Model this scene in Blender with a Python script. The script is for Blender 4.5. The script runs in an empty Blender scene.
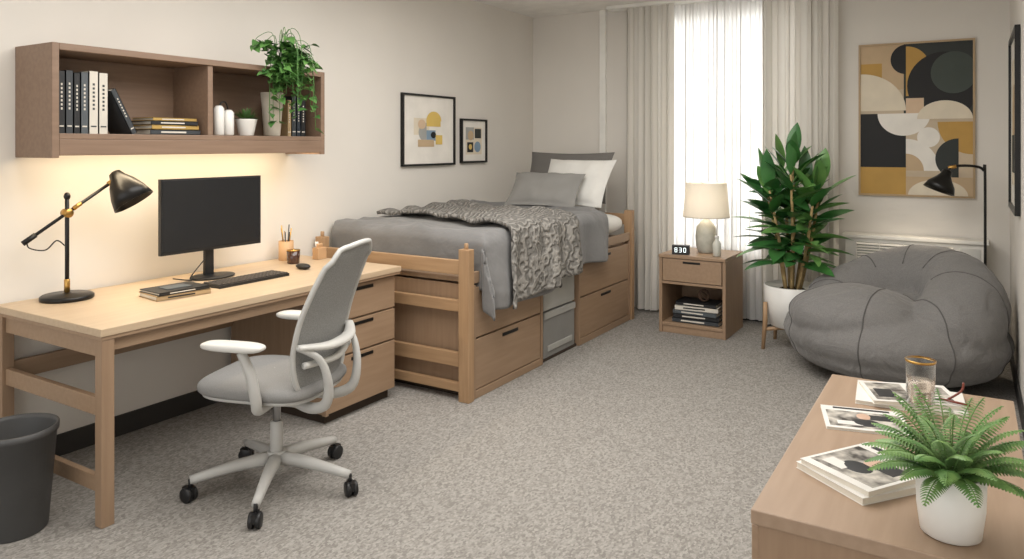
import bpy, bmesh, math, random
from mathutils import Vector, Matrix, Euler, noise
random.seed(7)
pi=math.pi
sc=bpy.context.scene
def lin(c):
    out=[]
    for v in c[:3]:
        v=v/255.0
        out.append(v/12.92 if v<=0.04045 else ((v+0.055)/1.055)**2.4)
    return (out[0],out[1],out[2],1)
MATS={}
def mat(name,c,rough=.6,metal=0,c2=None,ns=8,bump=0,bs=200,stretch=(1,1,1),sheen=0,em=0,emc=None,alpha=1,trans=0,detail=3,spec=None,coat=0,dist=0.003):
    if name in MATS: return MATS[name]
    m=bpy.data.materials.new(name); m.use_nodes=True
    nt=m.node_tree; b=nt.nodes['Principled BSDF']
    b.inputs['Base Color'].default_value=lin(c)
    b.inputs['Roughness'].default_value=rough
    b.inputs['Metallic'].default_value=metal
    if sheen: b.inputs['Sheen Weight'].default_value=sheen
    if spec is not None: b.inputs['Specular IOR Level'].default_value=spec
    if coat: b.inputs['Coat Weight'].default_value=coat
    if trans: b.inputs['Transmission Weight'].default_value=trans
    if em:
        b.inputs['Emission Color'].default_value=lin(emc or c); b.inputs['Emission Strength'].default_value=em
    tc=nt.nodes.new('ShaderNodeTexCoord'); mp=nt.nodes.new('ShaderNodeMapping')
    mp.inputs['Scale'].default_value=stretch
    nt.links.new(tc.outputs['Object'],mp.inputs['Vector'])
    if c2 is None: c2=tuple(max(0,v*.965) for v in c)
    n=nt.nodes.new('ShaderNodeTexNoise'); n.inputs['Scale'].default_value=ns; n.inputs['Detail'].default_value=detail
    nt.links.new(mp.outputs[0],n.inputs['Vector'])
    r=nt.nodes.new('ShaderNodeValToRGB')
    r.color_ramp.elements[0].position=.35; r.color_ramp.elements[0].color=lin(c)
    r.color_ramp.elements[1].position=.65; r.color_ramp.elements[1].color=lin(c2)
    nt.links.new(n.outputs['Fac'],r.inputs[0]); nt.links.new(r.outputs[0],b.inputs['Base Color'])
    if bump:
        n2=nt.nodes.new('ShaderNodeTexNoise'); n2.inputs['Scale'].default_value=bs; n2.inputs['Detail'].default_value=4
        nt.links.new(tc.outputs['Object'],n2.inputs['Vector'])
        bp=nt.nodes.new('ShaderNodeBump'); bp.inputs['Strength'].default_value=bump; bp.inputs['Distance'].default_value=dist
        nt.links.new(n2.outputs['Fac'],bp.inputs['Height']); nt.links.new(bp.outputs[0],b.inputs['Normal'])
    MATS[name]=m
    return m
def wood(name,c1,c2,axis='y',rough=.5,ns=3.5):
    s={'x':(1,14,14),'y':(14,1,14),'z':(14,14,1)}[axis]
    return mat(name,c1,rough,c2=c2,ns=ns,stretch=s,detail=6)

class MB:
    def __init__(s): s.bm=bmesh.new(); s.mats=[]
    def mi(s,m):
        if m not in s.mats: s.mats.append(m)
        return s.mats.index(m)
    def add(s,verts,faces,m,smooth=False,M=None):
        i=s.mi(m); vs=[]
        for v in verts:
            v=Vector(v)
            if M is not None: v=M@v
            vs.append(s.bm.verts.new(v))
        for f in faces:
            try:
                fc=s.bm.faces.new([vs[k] for k in f]); fc.material_index=i; fc.smooth=smooth
            except ValueError: pass
        return vs
    def box(s,c,size,m,r=(0,0,0),taper=1.0):
        M=Matrix.Translation(Vector(c))@Euler(r).to_matrix().to_4x4()
        x,y,z=[a/2 for a in size]; t=taper
        v=[(-x*t,-y*t,-z),(x*t,-y*t,-z),(x*t,y*t,-z),(-x*t,y*t,-z),(-x,-y,z),(x,-y,z),(x,y,z),(-x,y,z)]
        f=[(0,3,2,1),(4,5,6,7),(0,1,5,4),(1,2,6,5),(2,3,7,6),(3,0,4,7)]
        s.add(v,f,m,False,M)
    def bb(s,x0,x1,y0,y1,z0,z1,m):
        s.box(((x0+x1)/2,(y0+y1)/2,(z0+z1)/2),(abs(x1-x0),abs(y1-y0),abs(z1-z0)),m)
    def lathe(s,prof,c,m,seg=32,r=(0,0,0),sx=1,sy=1,smooth=True,cap=True):
        M=Matrix.Translation(Vector(c))@Euler(r).to_matrix().to_4x4()
        v=[];f=[]
        for (rad,z) in prof:
            for k in range(seg):
                a=2*pi*k/seg; v.append((max(rad,1e-4)*math.cos(a)*sx,max(rad,1e-4)*math.sin(a)*sy,z))
        for i in range(len(prof)-1):
            for k in range(seg):
                k2=(k+1)%seg
                f.append((i*seg+k,i*seg+k2,(i+1)*seg+k2,(i+1)*seg+k))
        if cap and prof[0][0]>1e-3: f.append(tuple(range(seg-1,-1,-1)))
        if cap and prof[-1][0]>1e-3 : f.append(tuple((len(prof)-1)*seg+k for k in range(seg)))
        s.add(v,f,m,smooth,M)
    def cyl(s,c,rad,h,m,r=(0,0,0),seg=24,r2=None):
        r2=rad if r2 is None else r2
        b=min(.003,rad*.2,h*.2)
        s.lathe([(rad-b,-h/2),(rad,-h/2+b),(r2,h/2-b),(r2-b,h/2)],c,m,seg,r)
    def ell(s,c,rad,m,seg=32,rings=16,r=(0,0,0)):
        M=Matrix.Translation(Vector(c))@Euler(r).to_matrix().to_4x4()@Matrix.Diagonal((rad[0],rad[1],rad[2],1))
        v=[];f=[]
        for i in range(rings+1):
            ph=-pi/2+pi*i/rings
            cr=max(math.cos(ph),1e-3)
            for k in range(seg):
                a=2*pi*k/seg; v.append((cr*math.cos(a),cr*math.sin(a),math.sin(ph)))
        for i in range(rings):
            for k in range(seg):
                k2=(k+1)%seg; f.append((i*seg+k,i*seg+k2,(i+1)*seg+k2,(i+1)*seg+k))
        f.append(tuple(range(seg-1,-1,-1))); f.append(tuple(rings*seg+k for k in range(seg)))
        s.add(v,f,m,True,M)
    def tube(s,pts,rad,m,seg=10,smoothpath=0,closed=False,flat=1.0):
        P=[Vector(p) for p in pts]
        R=list(rad) if isinstance(rad,(list,tuple)) else [rad]*len(P)
        if smoothpath:
            n=len(P);Q=[];RR=[]
            rng=range(n) if closed else range(n-1)
            for i in rng:
                if closed: p0,p1,p2,p3=P[(i-1)%n],P[i],P[(i+1)%n],P[(i+2)%n]
                else: p0,p1,p2,p3=P[max(i-1,0)],P[i],P[i+1],P[min(i+2,n-1)]
                for j in range(smoothpath):
                    t=j/smoothpath
                    Q.append(.5*((2*p1)+(-p0+p2)*t+(2*p0-5*p1+4*p2-p3)*t*t+(-p0+3*p1-3*p2+p3)*t**3))
                    RR.append(R[i]*(1-t)+R[(i+1)%n]*t)
            if not closed: Q.append(P[-1]);RR.append(R[-1])
            P,R=Q,RR
        n=len(P); v=[];f=[]
        up=None
        for i in range(n):
            if closed: T=P[(i+1)%n]-P[(i-1)%n]
            else: T=P[min(i+1,n-1)]-P[max(i-1,0)]
            T.normalize()
            if up is None:
                up=Vector((0,0,1)) if abs(T.z)<.9 else Vector((1,0,0))
            up=(up-T*up.dot(T)); 
            if up.length<1e-5: up=T.orthogonal()
            up.normalize()
            sd=T.cross(up)
            for k in range(seg):
                a=2*pi*k/seg
                v.append(P[i]+(sd*math.cos(a)+up*math.sin(a)*flat)*R[i])
        for i in range(n if closed else n-1):
            i2=(i+1)%n
            for k in range(seg):
                k2=(k+1)%seg; f.append((i*seg+k,i2*seg+k,i2*seg+k2,i*seg+k2))
        if not closed:
            f.append(tuple(range(seg))); f.append(tuple((n-1)*seg+k for k in range(seg-1,-1,-1)))
        s.add(v,f,m,True)
    def grid(s,fn,nu,nv,m,M=None,smooth=True):
        v=[];f=[]
        for i in range(nu+1):
            for j in range(nv+1): v.append(fn(i/nu,j/nv))
        for i in range(nu):
            for j in range(nv):
                a=i*(nv+1)+j; f.append((a,a+nv+1,a+nv+2,a+1))
        s.add(v,f,m,smooth,M)
    def pillow(s,c,size,m,r=(0,0,0),n=18,seed=0):
        M=Matrix.Translation(Vector(c))@Euler(r).to_matrix().to_4x4()
        w,h,t=size
        for sg in (1,-1):
            def fn(a,b):
                u=a*2-1;v=b*2-1
                x=u*w/2*(1-.07*(1-v*v)); y=v*h/2*(1-.07*(1-u*u))
                z=sg*t/2*max(0,(1-abs(u)**2.6))**.55*max(0,(1-abs(v)**2.6))**.55
                z+=noise.noise(Vector((x*9+seed,y*9,sg)))*.018*min(1,abs(z)/.02)
                return (x,y,z)
            s.grid(fn,n,n,m,M)
    def cushion(s,c,size,m,e=.35,r=(0,0,0),seg=40,rings=16):
        M=Matrix.Translation(Vector(c))@Euler(r).to_matrix().to_4x4()
        def sp(a,e): return math.copysign(abs(a)**e,a)
        v=[];f=[]
        for i in range(rings+1):
            ph=-pi/2+pi*i/rings
            for k in range(seg):
                a=2*pi*k/seg
                cr=max(abs(math.cos(ph)),1e-4)**.5
                v.append((size[0]/2*cr*sp(math.cos(a),e),size[1]/2*cr*sp(math.sin(a),e),size[2]/2*sp(math.sin(ph),.8)))
        for i in range(rings):
            for k in range(seg):
                k2=(k+1)%seg; f.append((i*seg+k,i*seg+k2,(i+1)*seg+k2,(i+1)*seg+k))
        s.add(v,f,m,True,M)
    def leaf(s,base,d,L,W,m,droop=.3,fold=.25,n=7,side=None,pw=.7):
        base=Vector(base); d=Vector(d).normalized()
        sd=d.cross(Vector((0,0,1)))
        if sd.length<.05: sd=Vector((1,0,0))
        sd.normalize()
        if side is not None:
            sd=(Matrix.Rotation(side,3,d)@sd)
        nrm=sd.cross(d).normalized()
        v=[];f=[]
        for i in range(n+1):
            t=i/n
            p=base+d*L*t+Vector((0,0,-1))*droop*L*t*t
            w=W/2*(math.sin(pi*min(1,t**pw)))**.8 if 0<t<1 else 0.0008
            v+= [p-sd*w+nrm*w*fold, p, p+sd*w+nrm*w*fold]
        for i in range(n):
            a=i*3; f+=[(a,a+1,a+4,a+3),(a+1,a+2,a+5,a+4)]
        s.add(v,f,m,True)
    def finish(s,name,loc=(0,0,0),rotz=0,origin=None,bevel=0,solid=0,sub=0,weld=False,mods=None):
        if weld: bmesh.ops.remove_doubles(s.bm,verts=s.bm.verts,dist=.0005)
        if origin is not None:
            bmesh.ops.translate(s.bm,verts=s.bm.verts,vec=-Vector(origin)); loc=origin
        if not solid and bevel: bmesh.ops.recalc_face_normals(s.bm,faces=s.bm.faces)
        me=bpy.data.meshes.new(name); s.bm.to_mesh(me); s.bm.free()
        for m in s.mats: me.materials.append(m)
        o=bpy.data.objects.new(name,me); sc.collection.objects.link(o)
        o.location=loc; o.rotation_euler=(0,0,rotz)
        if solid:
            md=o.modifiers.new('sol','SOLIDIFY'); md.thickness=solid
        if bevel:
            md=o.modifiers.new('bev','BEVEL'); md.width=bevel; md.segments=2; md.limit_method='ANGLE'; md.angle_limit=math.radians(50)
        if sub:
            md=o.modifiers.new('sub','SUBSURF'); md.levels=sub; md.render_levels=sub
        return o

# ---------- materials ----------
WALL=mat('wall_paint',(224,219,211),.85,c2=(221,216,208),ns=2,bump=.05,bs=300)
CEIL=mat('ceiling_paint',(240,237,232),.9)
BASEB=mat('baseboard_vinyl',(48,46,44),.6)
WOODF=wood('maple_taupe',(157,131,106),(149,123,98),'y')
WOODZ=wood('maple_taupe_v',(155,129,104),(146,120,96),'z')
WOODL=wood('desk_top_laminate',(194,172,144),(187,164,136),'y',rough=.42)
WOODS=wood('shelf_walnut',(138,114,95),(129,105,87),'y')
WOODB=wood('bed_beech',(172,140,106),(161,129,96),'x')
WOODBZ=wood('bed_beech_v',(172,140,106),(161,129,96),'z')
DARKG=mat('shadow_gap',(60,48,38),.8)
BLACK=mat('black_metal',(22,21,20),.35,metal=.3)
BLKP=mat('black_plastic',(25,25,26),.45)
BRASS=mat('brass',(190,150,85),.3,metal=1)
WHITEP=mat('white_plastic',(212,211,206),.45)
GREYW=mat('warm_white_frame',(188,187,183),.45)
PORC=mat('white_ceramic',(232,230,225),.35)
PAGE=mat('paper_pages',(228,222,208),.8)
SOIL=mat('soil',(55,42,32),.95,bump=.5,bs=80)

def carpet():
    m=bpy.data.materials.new('carpet_loop'); m.use_nodes=True; nt=m.node_tree; b=nt.nodes['Principled BSDF']
    b.inputs['Roughness'].default_value=.95; b.inputs['Specular IOR Level'].default_value=.1
    tc=nt.nodes.new('ShaderNodeTexCoord')
    v=nt.nodes.new('ShaderNodeTexVoronoi'); v.inputs['Scale'].default_value=130
    n=nt.nodes.new('ShaderNodeTexNoise'); n.inputs['Scale'].default_value=150; n.inputs['Detail'].default_value=2
    mp=nt.nodes.new('ShaderNodeMapping'); mp.inputs['Scale'].default_value=(1,.6,1); mp.inputs['Rotation'].default_value=(0,0,.5)
    nt.links.new(tc.outputs['Object'],mp.inputs[0])
    nt.links.new(mp.outputs[0],v.inputs['Vector']); nt.links.new(tc.outputs['Object'],n.inputs['Vector'])
    sep=nt.nodes.new('ShaderNodeSeparateColor'); nt.links.new(v.outputs['Color'],sep.inputs[0])
    ad=nt.nodes.new('ShaderNodeMath'); ad.operation='ADD'; nt.links.new(sep.outputs[0],ad.inputs[0]); nt.links.new(n.outputs['Fac'],ad.inputs[1])
    mu=nt.nodes.new('ShaderNodeMath'); mu.operation='MULTIPLY'; mu.inputs[1].default_value=.5; nt.links.new(ad.outputs[0],mu.inputs[0])
    r=nt.nodes.new('ShaderNodeValToRGB'); e=r.color_ramp.elements
    e[0].position=.22; e[0].color=lin((124,120,115)); e[1].position=.78; e[1].color=lin((163,159,153))
    nt.links.new(mu.outputs[0],r.inputs[0]); nt.links.new(r.outputs[0],b.inputs['Base Color'])
    bp=nt.nodes.new('ShaderNodeBump'); bp.inputs['Strength'].default_value=.3; bp.inputs['Distance'].default_value=.004
    nt.links.new(mu.outputs[0],bp.inputs['Height']); nt.links.new(bp.outputs[0],b.inputs['Normal'])
    return m
CARPET=carpet()

def sheer_mat():
    m=bpy.data.materials.new('sheer_voile'); m.use_nodes=True; nt=m.node_tree
    for n in list(nt.nodes): nt.nodes.remove(n)
    o=nt.nodes.new('ShaderNodeOutputMaterial')
    t=nt.nodes.new('ShaderNodeBsdfTransparent'); t.inputs[0].default_value=(1,1,1,1)
    tl=nt.nodes.new('ShaderNodeBsdfTranslucent'); tl.inputs[0].default_value=(.86,.855,.84,1)
    df=nt.nodes.new('ShaderNodeBsdfDiffuse'); df.inputs[0].default_value=(.88,.87,.85,1)
    a=nt.nodes.new('ShaderNodeMixShader'); a.inputs[0].default_value=.68
    nt.links.new(tl.outputs[0],a.inputs[1]); nt.links.new(df.outputs[0],a.inputs[2])
    b=nt.nodes.new('ShaderNodeMixShader'); b.inputs[0].default_value=.94
    nt.links.new(t.outputs[0],b.inputs[1]); nt.links.new(a.outputs[0],b.inputs[2])
    nt.links.new(b.outputs[0],o.inputs[0]); return m
def glass_mat():
    m=bpy.data.materials.new('thin_clear_glass'); m.use_nodes=True; nt=m.node_tree
    for n in list(nt.nodes): nt.nodes.remove(n)
    o=nt.nodes.new('ShaderNodeOutputMaterial'); t=nt.nodes.new('ShaderNodeBsdfTransparent'); t.inputs[0].default_value=(.93,.94,.93,1)
    g=nt.nodes.new('ShaderNodeBsdfGlossy'); g.inputs['Roughness'].default_value=.05
    lw=nt.nodes.new('ShaderNodeLayerWeight'); lw.inputs['Blend'].default_value=.25
    x=nt.nodes.new('ShaderNodeMixShader'); nt.links.new(lw.outputs['Facing'],x.inputs[0]); nt.links.new(t.outputs[0],x.inputs[1]); nt.links.new(g.outputs[0],x.inputs[2])
    nt.links.new(x.outputs[0],o.inputs[0]); return m
def cloth_trans(name,c,f=.25):
    m=bpy.data.materials.new(name); m.use_nodes=True; nt=m.node_tree
    o=nt.nodes['Material Output']; p=nt.nodes['Principled BSDF']; p.inputs['Base Color'].default_value=lin(c); p.inputs['Roughness'].default_value=.9
    tc=nt.nodes.new('ShaderNodeTexCoord'); n=nt.nodes.new('ShaderNodeTexNoise'); n.inputs['Scale'].default_value=350
    nt.links.new(tc.outputs['Object'],n.inputs['Vector']); bp=nt.nodes.new('ShaderNodeBump'); bp.inputs['Strength'].default_value=.2; bp.inputs['Distance'].default_value=.002
    nt.links.new(n.outputs['Fac'],bp.inputs['Height']); nt.links.new(bp.outputs[0],p.inputs['Normal'])
    tl=nt.nodes.new('ShaderNodeBsdfTranslucent'); tl.inputs[0].default_value=lin(c)
    x=nt.nodes.new('ShaderNodeMixShader'); x.inputs[0].default_value=f
    nt.links.new(p.outputs[0],x.inputs[1]); nt.links.new(tl.outputs[0],x.inputs[2]); nt.links.new(x.outputs[0],o.inputs[0]); return m

XL=-3.6; XR=.235; YB=6.24; YF=-1.6; H=2.67
# ---------- room shell ----------
b=MB(); b.bb(XL-.1,XR+.1,YF,YB+.1,-.1,0,CARPET); b.finish('floor')
b=MB(); b.bb(XL-.1,XR+.1,YF,YB+.1,H,H+.1,CEIL); b.finish('ceiling')
b=MB(); b.bb(XL-.1,XL,YF,YB+.1,0,H,WALL); b.finish('wall_left')
b=MB(); b.bb(XR,XR+.1,YF,YB+.1,0,H,WALL); b.finish('wall_right')
WX0,WX1,WZ0,WZ1=-2.3,-1.15,.55,2.55
b=MB(); b.bb(XL,WX0,YB,YB+.12,0,H,WALL); b.bb(WX1,XR,YB,YB+.12,0,H,WALL); b.bb(WX0,WX1,YB,YB+.12,0,WZ0,WALL); b.bb(WX0,WX1,YB,YB+.12,WZ1,H,WALL); b.finish('wall_back')
b=MB(); b.bb(XL,XL+.012,YF,YB-.012,0,.1,BASEB); b.finish('baseboard_left')
b=MB(); b.bb(XR-.012,XR,YF,YB-.012,0,.1,BASEB); b.finish('baseboard_right')
b=MB(); b.bb(XL+.012,XR-.012,YB-.012,YB,0,.1,BASEB); b.finish('baseboard_back')
TR=mat('white_trim',(240,238,232),.6)
b=MB(); b.bb(-2.88,-2.82,YB-.04,YB,.1,H,TR); b.finish('trim_1',bevel=.004)
b=MB()
for x in (WX0,(WX0+WX1)/2-.02,WX1-.04): b.bb(x,x+.04,YB+.03,YB+.09,WZ0,WZ1,TR)
for z in (WZ0,WZ1-.04,1.5): b.bb(WX0,WX1,YB+.03,YB+.09,z,z+.04,TR)
b.bb(WX0-.03,WX1+.03,YB-.02,YB+.1,WZ0-.03,WZ0,TR)
b.finish('window_1',bevel=.003)

# ---------- curtains ----------
CURT=cloth_trans('curtain_linen',(224,220,212),.16)
def curtain(name,x0,x1,y,z0,z1,n,A,m,seed,s=0):
    b=MB()
    def fn(u,v):
        ph=2*pi*n*u+1.3*noise.noise(Vector((u*4,seed,0)))*2
        a=A*(.55+.45*v)*(1+.4*noise.noise(Vector((u*9,seed+3,v))))
        zz=z1+(z0-z1)*v
        x=x0+(x1-x0)*u+.012*math.sin(ph*2+1)+.015*v*noise.noise(Vector((u*6,seed,v*2)))
        return (x,y+a*math.sin(ph)+.006*math.sin(ph*2.3+seed+v),zz)
    b.grid(fn,int(n*16),14,m)
    return b.finish(name,origin=((x0+x1)/2,y,0))
curtain('window_curtain',-2.58,-2.15,6.10,.02,H-.03,6,.038,CURT,1)
curtain('window_curtain',-1.42,-.86,6.10,.02,H-.03,7,.038,CURT,5)
curtain('sheer_curtain',-2.25,-1.3,6.19,.02,H-.03,14,.02,sheer_mat(),9)
b=MB(); b.bb(-2.75,-.78,6.06,6.21,H-.03,H,TR); b.finish('curtain_track',bevel=.004)

# ---------- desk ----------
def desk():
    b=MB(); x0,x1,y0,y1=-3.585,-2.765,1.565,3.29
    b.bb(x0,x1,y0,y1,.72,.75,WOODL); 
    b.bb(x0+.004,x1-.004,y0+.004,y1-.004,.705,.72,WOODF)
    for x in (x0+.01,x1-.052): b.bb(x,x+.046,y0+.006,y0+.056,0,.705,WOODZ)
    b.bb(x0+.056,x1-.052,y0+.02,y0+.045,.635,.705,WOODF)
    b.bb(x0+.056,x1-.052,y0+.02,y0+.045,.41,.48,WOODF)
    b.bb(x0+.056,x1-.052,y0+.02,y0+.045,.12,.18,WOODF)
    b.bb(x1-.05,x1-.025,y0+.06,2.76,.655,.705,WOODF)
    b.bb(x0+.02,x0+.045,y0+.06,2.76,.42,.50,WOODF)
    x1=-2.79
    b.bb(x0+.03,x1-.03,2.75,3.28,.05,.705,WOODZ)
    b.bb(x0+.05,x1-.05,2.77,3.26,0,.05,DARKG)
    for z0,z1 in ((.52,.695),(.34,.51),(.06,.33)):
        b.bb(x1-.03,x1-.008,2.76,3.27,z0,z1,WOODF)
        b.bb(x1-.009,x1-.004,2.92,3.09,z1-.034,z1-.016,BLACK)
    b.bb(x1-.04,x1-.01,2.74,2.76,.05,.705,WOODZ)
    return b.finish('desk',origin=(-3.19,2.45,0),bevel=.004)
desk()

# ---------- bookshelf ----------
def shelf():
    b=MB(); x0,x1,y0,y1,z0,z1=-3.6,-3.29,1.655,3.21,1.385,1.875
    b.bb(x0,x1,y0,y0+.03,z0,z1,WOODS); b.bb(x0,x1,y1-.03,y1,z0,z1,WOODS)
    b.bb(x0,x1,y0+.03,y1-.03,z1-.03,z1,WOODS)
    b.bb(x0,x1,y0+.03,y1-.03,1.465,1.49,WOODS)
    b.bb(x1-.022,x1,y0+.03,y1-.03,1.395,1.465,WOODS)
    b.bb(x0,x0+.012,y0+.03,y1-.03,1.49,z1-.03,WOODS)
    b.bb(x0+.012,x1-.01,2.415,2.445,1.49,z1-.03,WOODS)
    return b.finish('hanging_bookshelf',origin=(-3.6,2.43,1.385),bevel=.003)
shelf()
LED=mat('led_strip',(255,225,170),.5,em=6,emc=(255,220,160))
b=MB(); b.bb(-3.40,-3.37,1.75,3.12,1.455,1.465,LED); b.finish('led_strip_light')

bk=[mat('book_black',(32,33,35),.5),mat('book_charcoal',(58,62,66),.55),mat('book_slate',(82,88,92),.55),mat('book_offwhite',(214,208,196),.6),mat('book_tan',(176,150,112),.6),mat('book_navy',(40,48,58),.5),mat('book_gold',(186,152,82),.55)]
def upright(b,x,y,z,t,d,h,m,lean=0):
    M=Matrix.Translation((x,y,z))@Euler((lean,0,0)).to_matrix().to_4x4()
    def bx(c,s,mm):
        X,Y,Z=[a/2 for a in s]; v=[(c[0]+i*X,c[1]+j*Y,c[2]+k*Z) for k in (-1,1) for i,j in ((-1,-1),(1,-1),(1,1),(-1,1))]
        b.add(v,[(0,3,2,1),(4,5,6,7),(0,1,5,4),(1,2,6,5),(2,3,7,6),(3,0,4,7)],mm,False,M)
    bx((-d/2-.002,0,h/2),(d-.004,t-.005,h-.006),PAGE)
    bx((-.002,0,h/2),(.004,t,h),m)
    for s_ in (-1,1): bx((-d/2,s_*(t/2-.0012),h/2),(d,.0024,h),m)
    lab=bk[3] if m not in (bk[3],) else bk[1]
    for q in range(7):
        bx((.0005,0,h*(.4+.065*q)),(.001,t*.22,h*.035),lab)
    bx((.0006,0,h*.12),(.001,t*.6,.006),lab)
def books_shelf():
    b=MB(); y=1.705
    for i,(t,h,c) in enumerate([(.03,.27,0),(.032,.275,1),(.028,.265,0),(.034,.272,2),(.042,.28,3),(.042,.275,3)]):
        upright(b,-3.34,y+t/2,1.49,t,.2,h,bk[c]); y+=t+.002
    upright(b,-3.34,y+.125,1.494,.026,.18,.225,bk[1],lean=.48)
    return b.finish('books',origin=(-3.4,1.8,1.49))
books_shelf()
def stack(b,c,items,rz=0):
    z=c[2]
    for (w,d,t,m,r,*lab) in items:
        R=rz+r
        M=Matrix.Translation((c[0],c[1],z))@Euler((0,0,R)).to_matrix().to_4x4()
        def bx(cc,s,mm):
            X,Y,Z=[a/2 for a in s]; v=[(cc[0]+i*X,cc[1]+j*Y,cc[2]+k*Z) for k in (-1,1) for i,j in ((-1,-1),(1,-1),(1,1),(-1,1))]
            b.add(v,[(0,3,2,1),(4,5,6,7),(0,1,5,4),(1,2,6,5),(2,3,7,6),(3,0,4,7)],mm,False,M)
        bx((0,0,t/2),(w-.008,d-.008,t-.006),PAGE)
        bx((0,0,.0018),(w,d,.0036),m); bx((0,0,t-.0018),(w,d,.0036),m); bx((w/2-.0018,0,t/2),(.0036,d,t),m)
        bx((w/2+.0002,-d*.05,t/2),(.001,d*.5,t*.3),bk[3] if m not in (bk[3],bk[4]) else bk[0])
        z+=t
b=MB(); stack(b,(-3.43,2.262,1.49),[(.19,.27,.026,bk[1],0),(.18,.26,.022,bk[6],.03),(.18,.25,.02,bk[0],-.03),(.17,.24,.016,bk[6],.02)])
b.finish('stacked_books',origin=(-3.42,2.24,1.49))
b=MB(); y=2.985
for t,h,c in [(.03,.21,4),(.034,.235,1),(.03,.23,5),(.036,.225,0)]:
    upright(b,-3.36,y+t/2,1.49,t,.17,h,bk[c]); y+=t+.003
b.finish('books',origin=(-3.4,3.05,1.49))
b=MB()
for dy,h in ((0,.14),(.06,.12)):
    b.lathe([(.02,0),(.027,.006),(.027,h),(.018,h+.012),(.012,h+.016)],(0,dy,0),PORC,24)
b.tube([(0,.0,.14),(0,.012,.17),(0,.04,.175),(0,.055,.14)],.004,BLACK,8,4)
b.finish('ceramic_bottles',loc=(-3.34,2.51,1.49))
GREENS=mat('succulent_green',(88,122,62),.5,c2=(60,96,48),ns=20)
b=MB(); b.lathe([(.036,0),(.04,.005),(.056,.085),(.058,.09),(.05,.09),(.045,.075),(0,.075)],(0,0,0),PORC,28); b.lathe([(0,.078),(.045,.077)],(0,0,0),SOIL,20)
for i in range(110):
    a=random.random()*2*pi; e=random.uniform(.3,1.5)
    b.leaf((.012*math.cos(a),.012*math.sin(a),.08),(math.cos(a)*math.cos(e),math.sin(a)*math.cos(e),math.sin(e)),random.uniform(.05,.09),.013,GREENS,.15,n=4)
b.finish('potted_succulent',loc=(-3.35,2.69,1.49))
POTH=mat('pothos_green',(98,142,72),.45,c2=(58,104,48),ns=12)
b=MB(); CONC=mat('concrete_planter',(196,188,174),.8,c2=(180,171,156),ns=15)
b.lathe([(.042,0),(.045,.006),(.062,.235),(.062,.245),(.054,.245),(.05,.225),(0,.225)],(0,0,0),CONC,28)
b.lathe([(0,.227),(.05,.227)],(0,0,0),SOIL,20)
XM=.10
for i in range(44):
    a=random.uniform(-1.7,1.7); 
    l=random.uniform(.08,.21); out=Vector((abs(math.cos(a))*.8+.2,math.sin(a)*.95,0)).normalized()
    hgt=random.uniform(.10,.36); dn=random.uniform(-.30,-.12) if i%3==0 else random.uniform(-.02,.14)
    p0=Vector((.03,0,.22)); p1=p0+out*l*.35+Vector((0.02,0,hgt)); p2=p0+out*l*.9+Vector((0.03,0,hgt*.95)); p3=p0+out*l+Vector((.03,0,hgt*.6+dn))
    p1.x=max(p1.x,XM);p2.x=max(p2.x,XM);p3.x=max(p3.x,XM)
    p3.z=min(p3.z,.56)
    b.tube([p0,p1,p2,p3],.0018,POTH,5,5)
    for k in range(10):
        t=.3+.7*k/9
        q=((1-t)**3)*p0+3*t*(1-t)**2*p1+3*t*t*(1-t)*p2+t**3*p3
        aa=random.random()*2*pi
        q.x=max(q.x,.085)
        b.leaf(q,(abs(math.cos(aa))*.7+.05,math.sin(aa),random.uniform(-.4,.5)),random.uniform(.042,.064),random.uniform(.036,.052),POTH,.35,n=5,side=random.uniform(-.6,.6),pw=.5)
b.finish('trailing_pothos_plant',loc=(-3.355,2.87,1.49))

# ---------- desk items ----------
def monitor():
    b=MB()
    SCR=mat('screen_off',(34,35,37),.25,spec=.5); 
    b.box((0,0,.333),(.022,.60,.375),BLKP); b.box((.0115,0,.336),(.002,.585,.352),SCR)
    b.box((-.02,0,.33),(.03,.3,.2),BLKP)
    b.box((-.035,0,.145),(.02,.05,.27),BLKP)
    b.lathe([(.1,0.001),(.105,.003),(.105,.008),(.1,.011)],(0,0,0),BLKP,40,sx=.85,sy=1.15)
    b.tube([(-.03,-.02,.1),(-.01,-.12,.02),(.02,-.14,.006),(-.1,-.16,.006)],.003,BLKP,6,6)
    b.finish('computer_monitor',loc=(-3.37,2.495,.751),bevel=.003)
monitor()
KEY=mat('keycaps',(62,56,52),.5)
b=MB(); b.box((0,0,.007),(.135,.43,.014),BLKP)
for r in range(5):
    for k in range(18): b.box((-.052+r*.026,-.2+k*.0235,.017),(.02,.019,.006),KEY)
b.finish('keyboard',loc=(-3.13,2.52,.75),bevel=.0015)
b=MB(); b.ell((0,0,.016),(.05,.03,.016),BLKP,24,12); b.finish('computer_mouse',loc=(-3.16,2.92,.75))
b=MB(); stack(b,(0,0,0),[(.18,.25,.022,bk[4],.0),(.175,.24,.014,bk[0],.06)]); b.box((-.0,.0,.0385),(.08,.12,.002),bk[2],(0,0,.06)); b.finish('desk_books',loc=(-3.12,2.11,.75),rotz=-.15)
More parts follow.
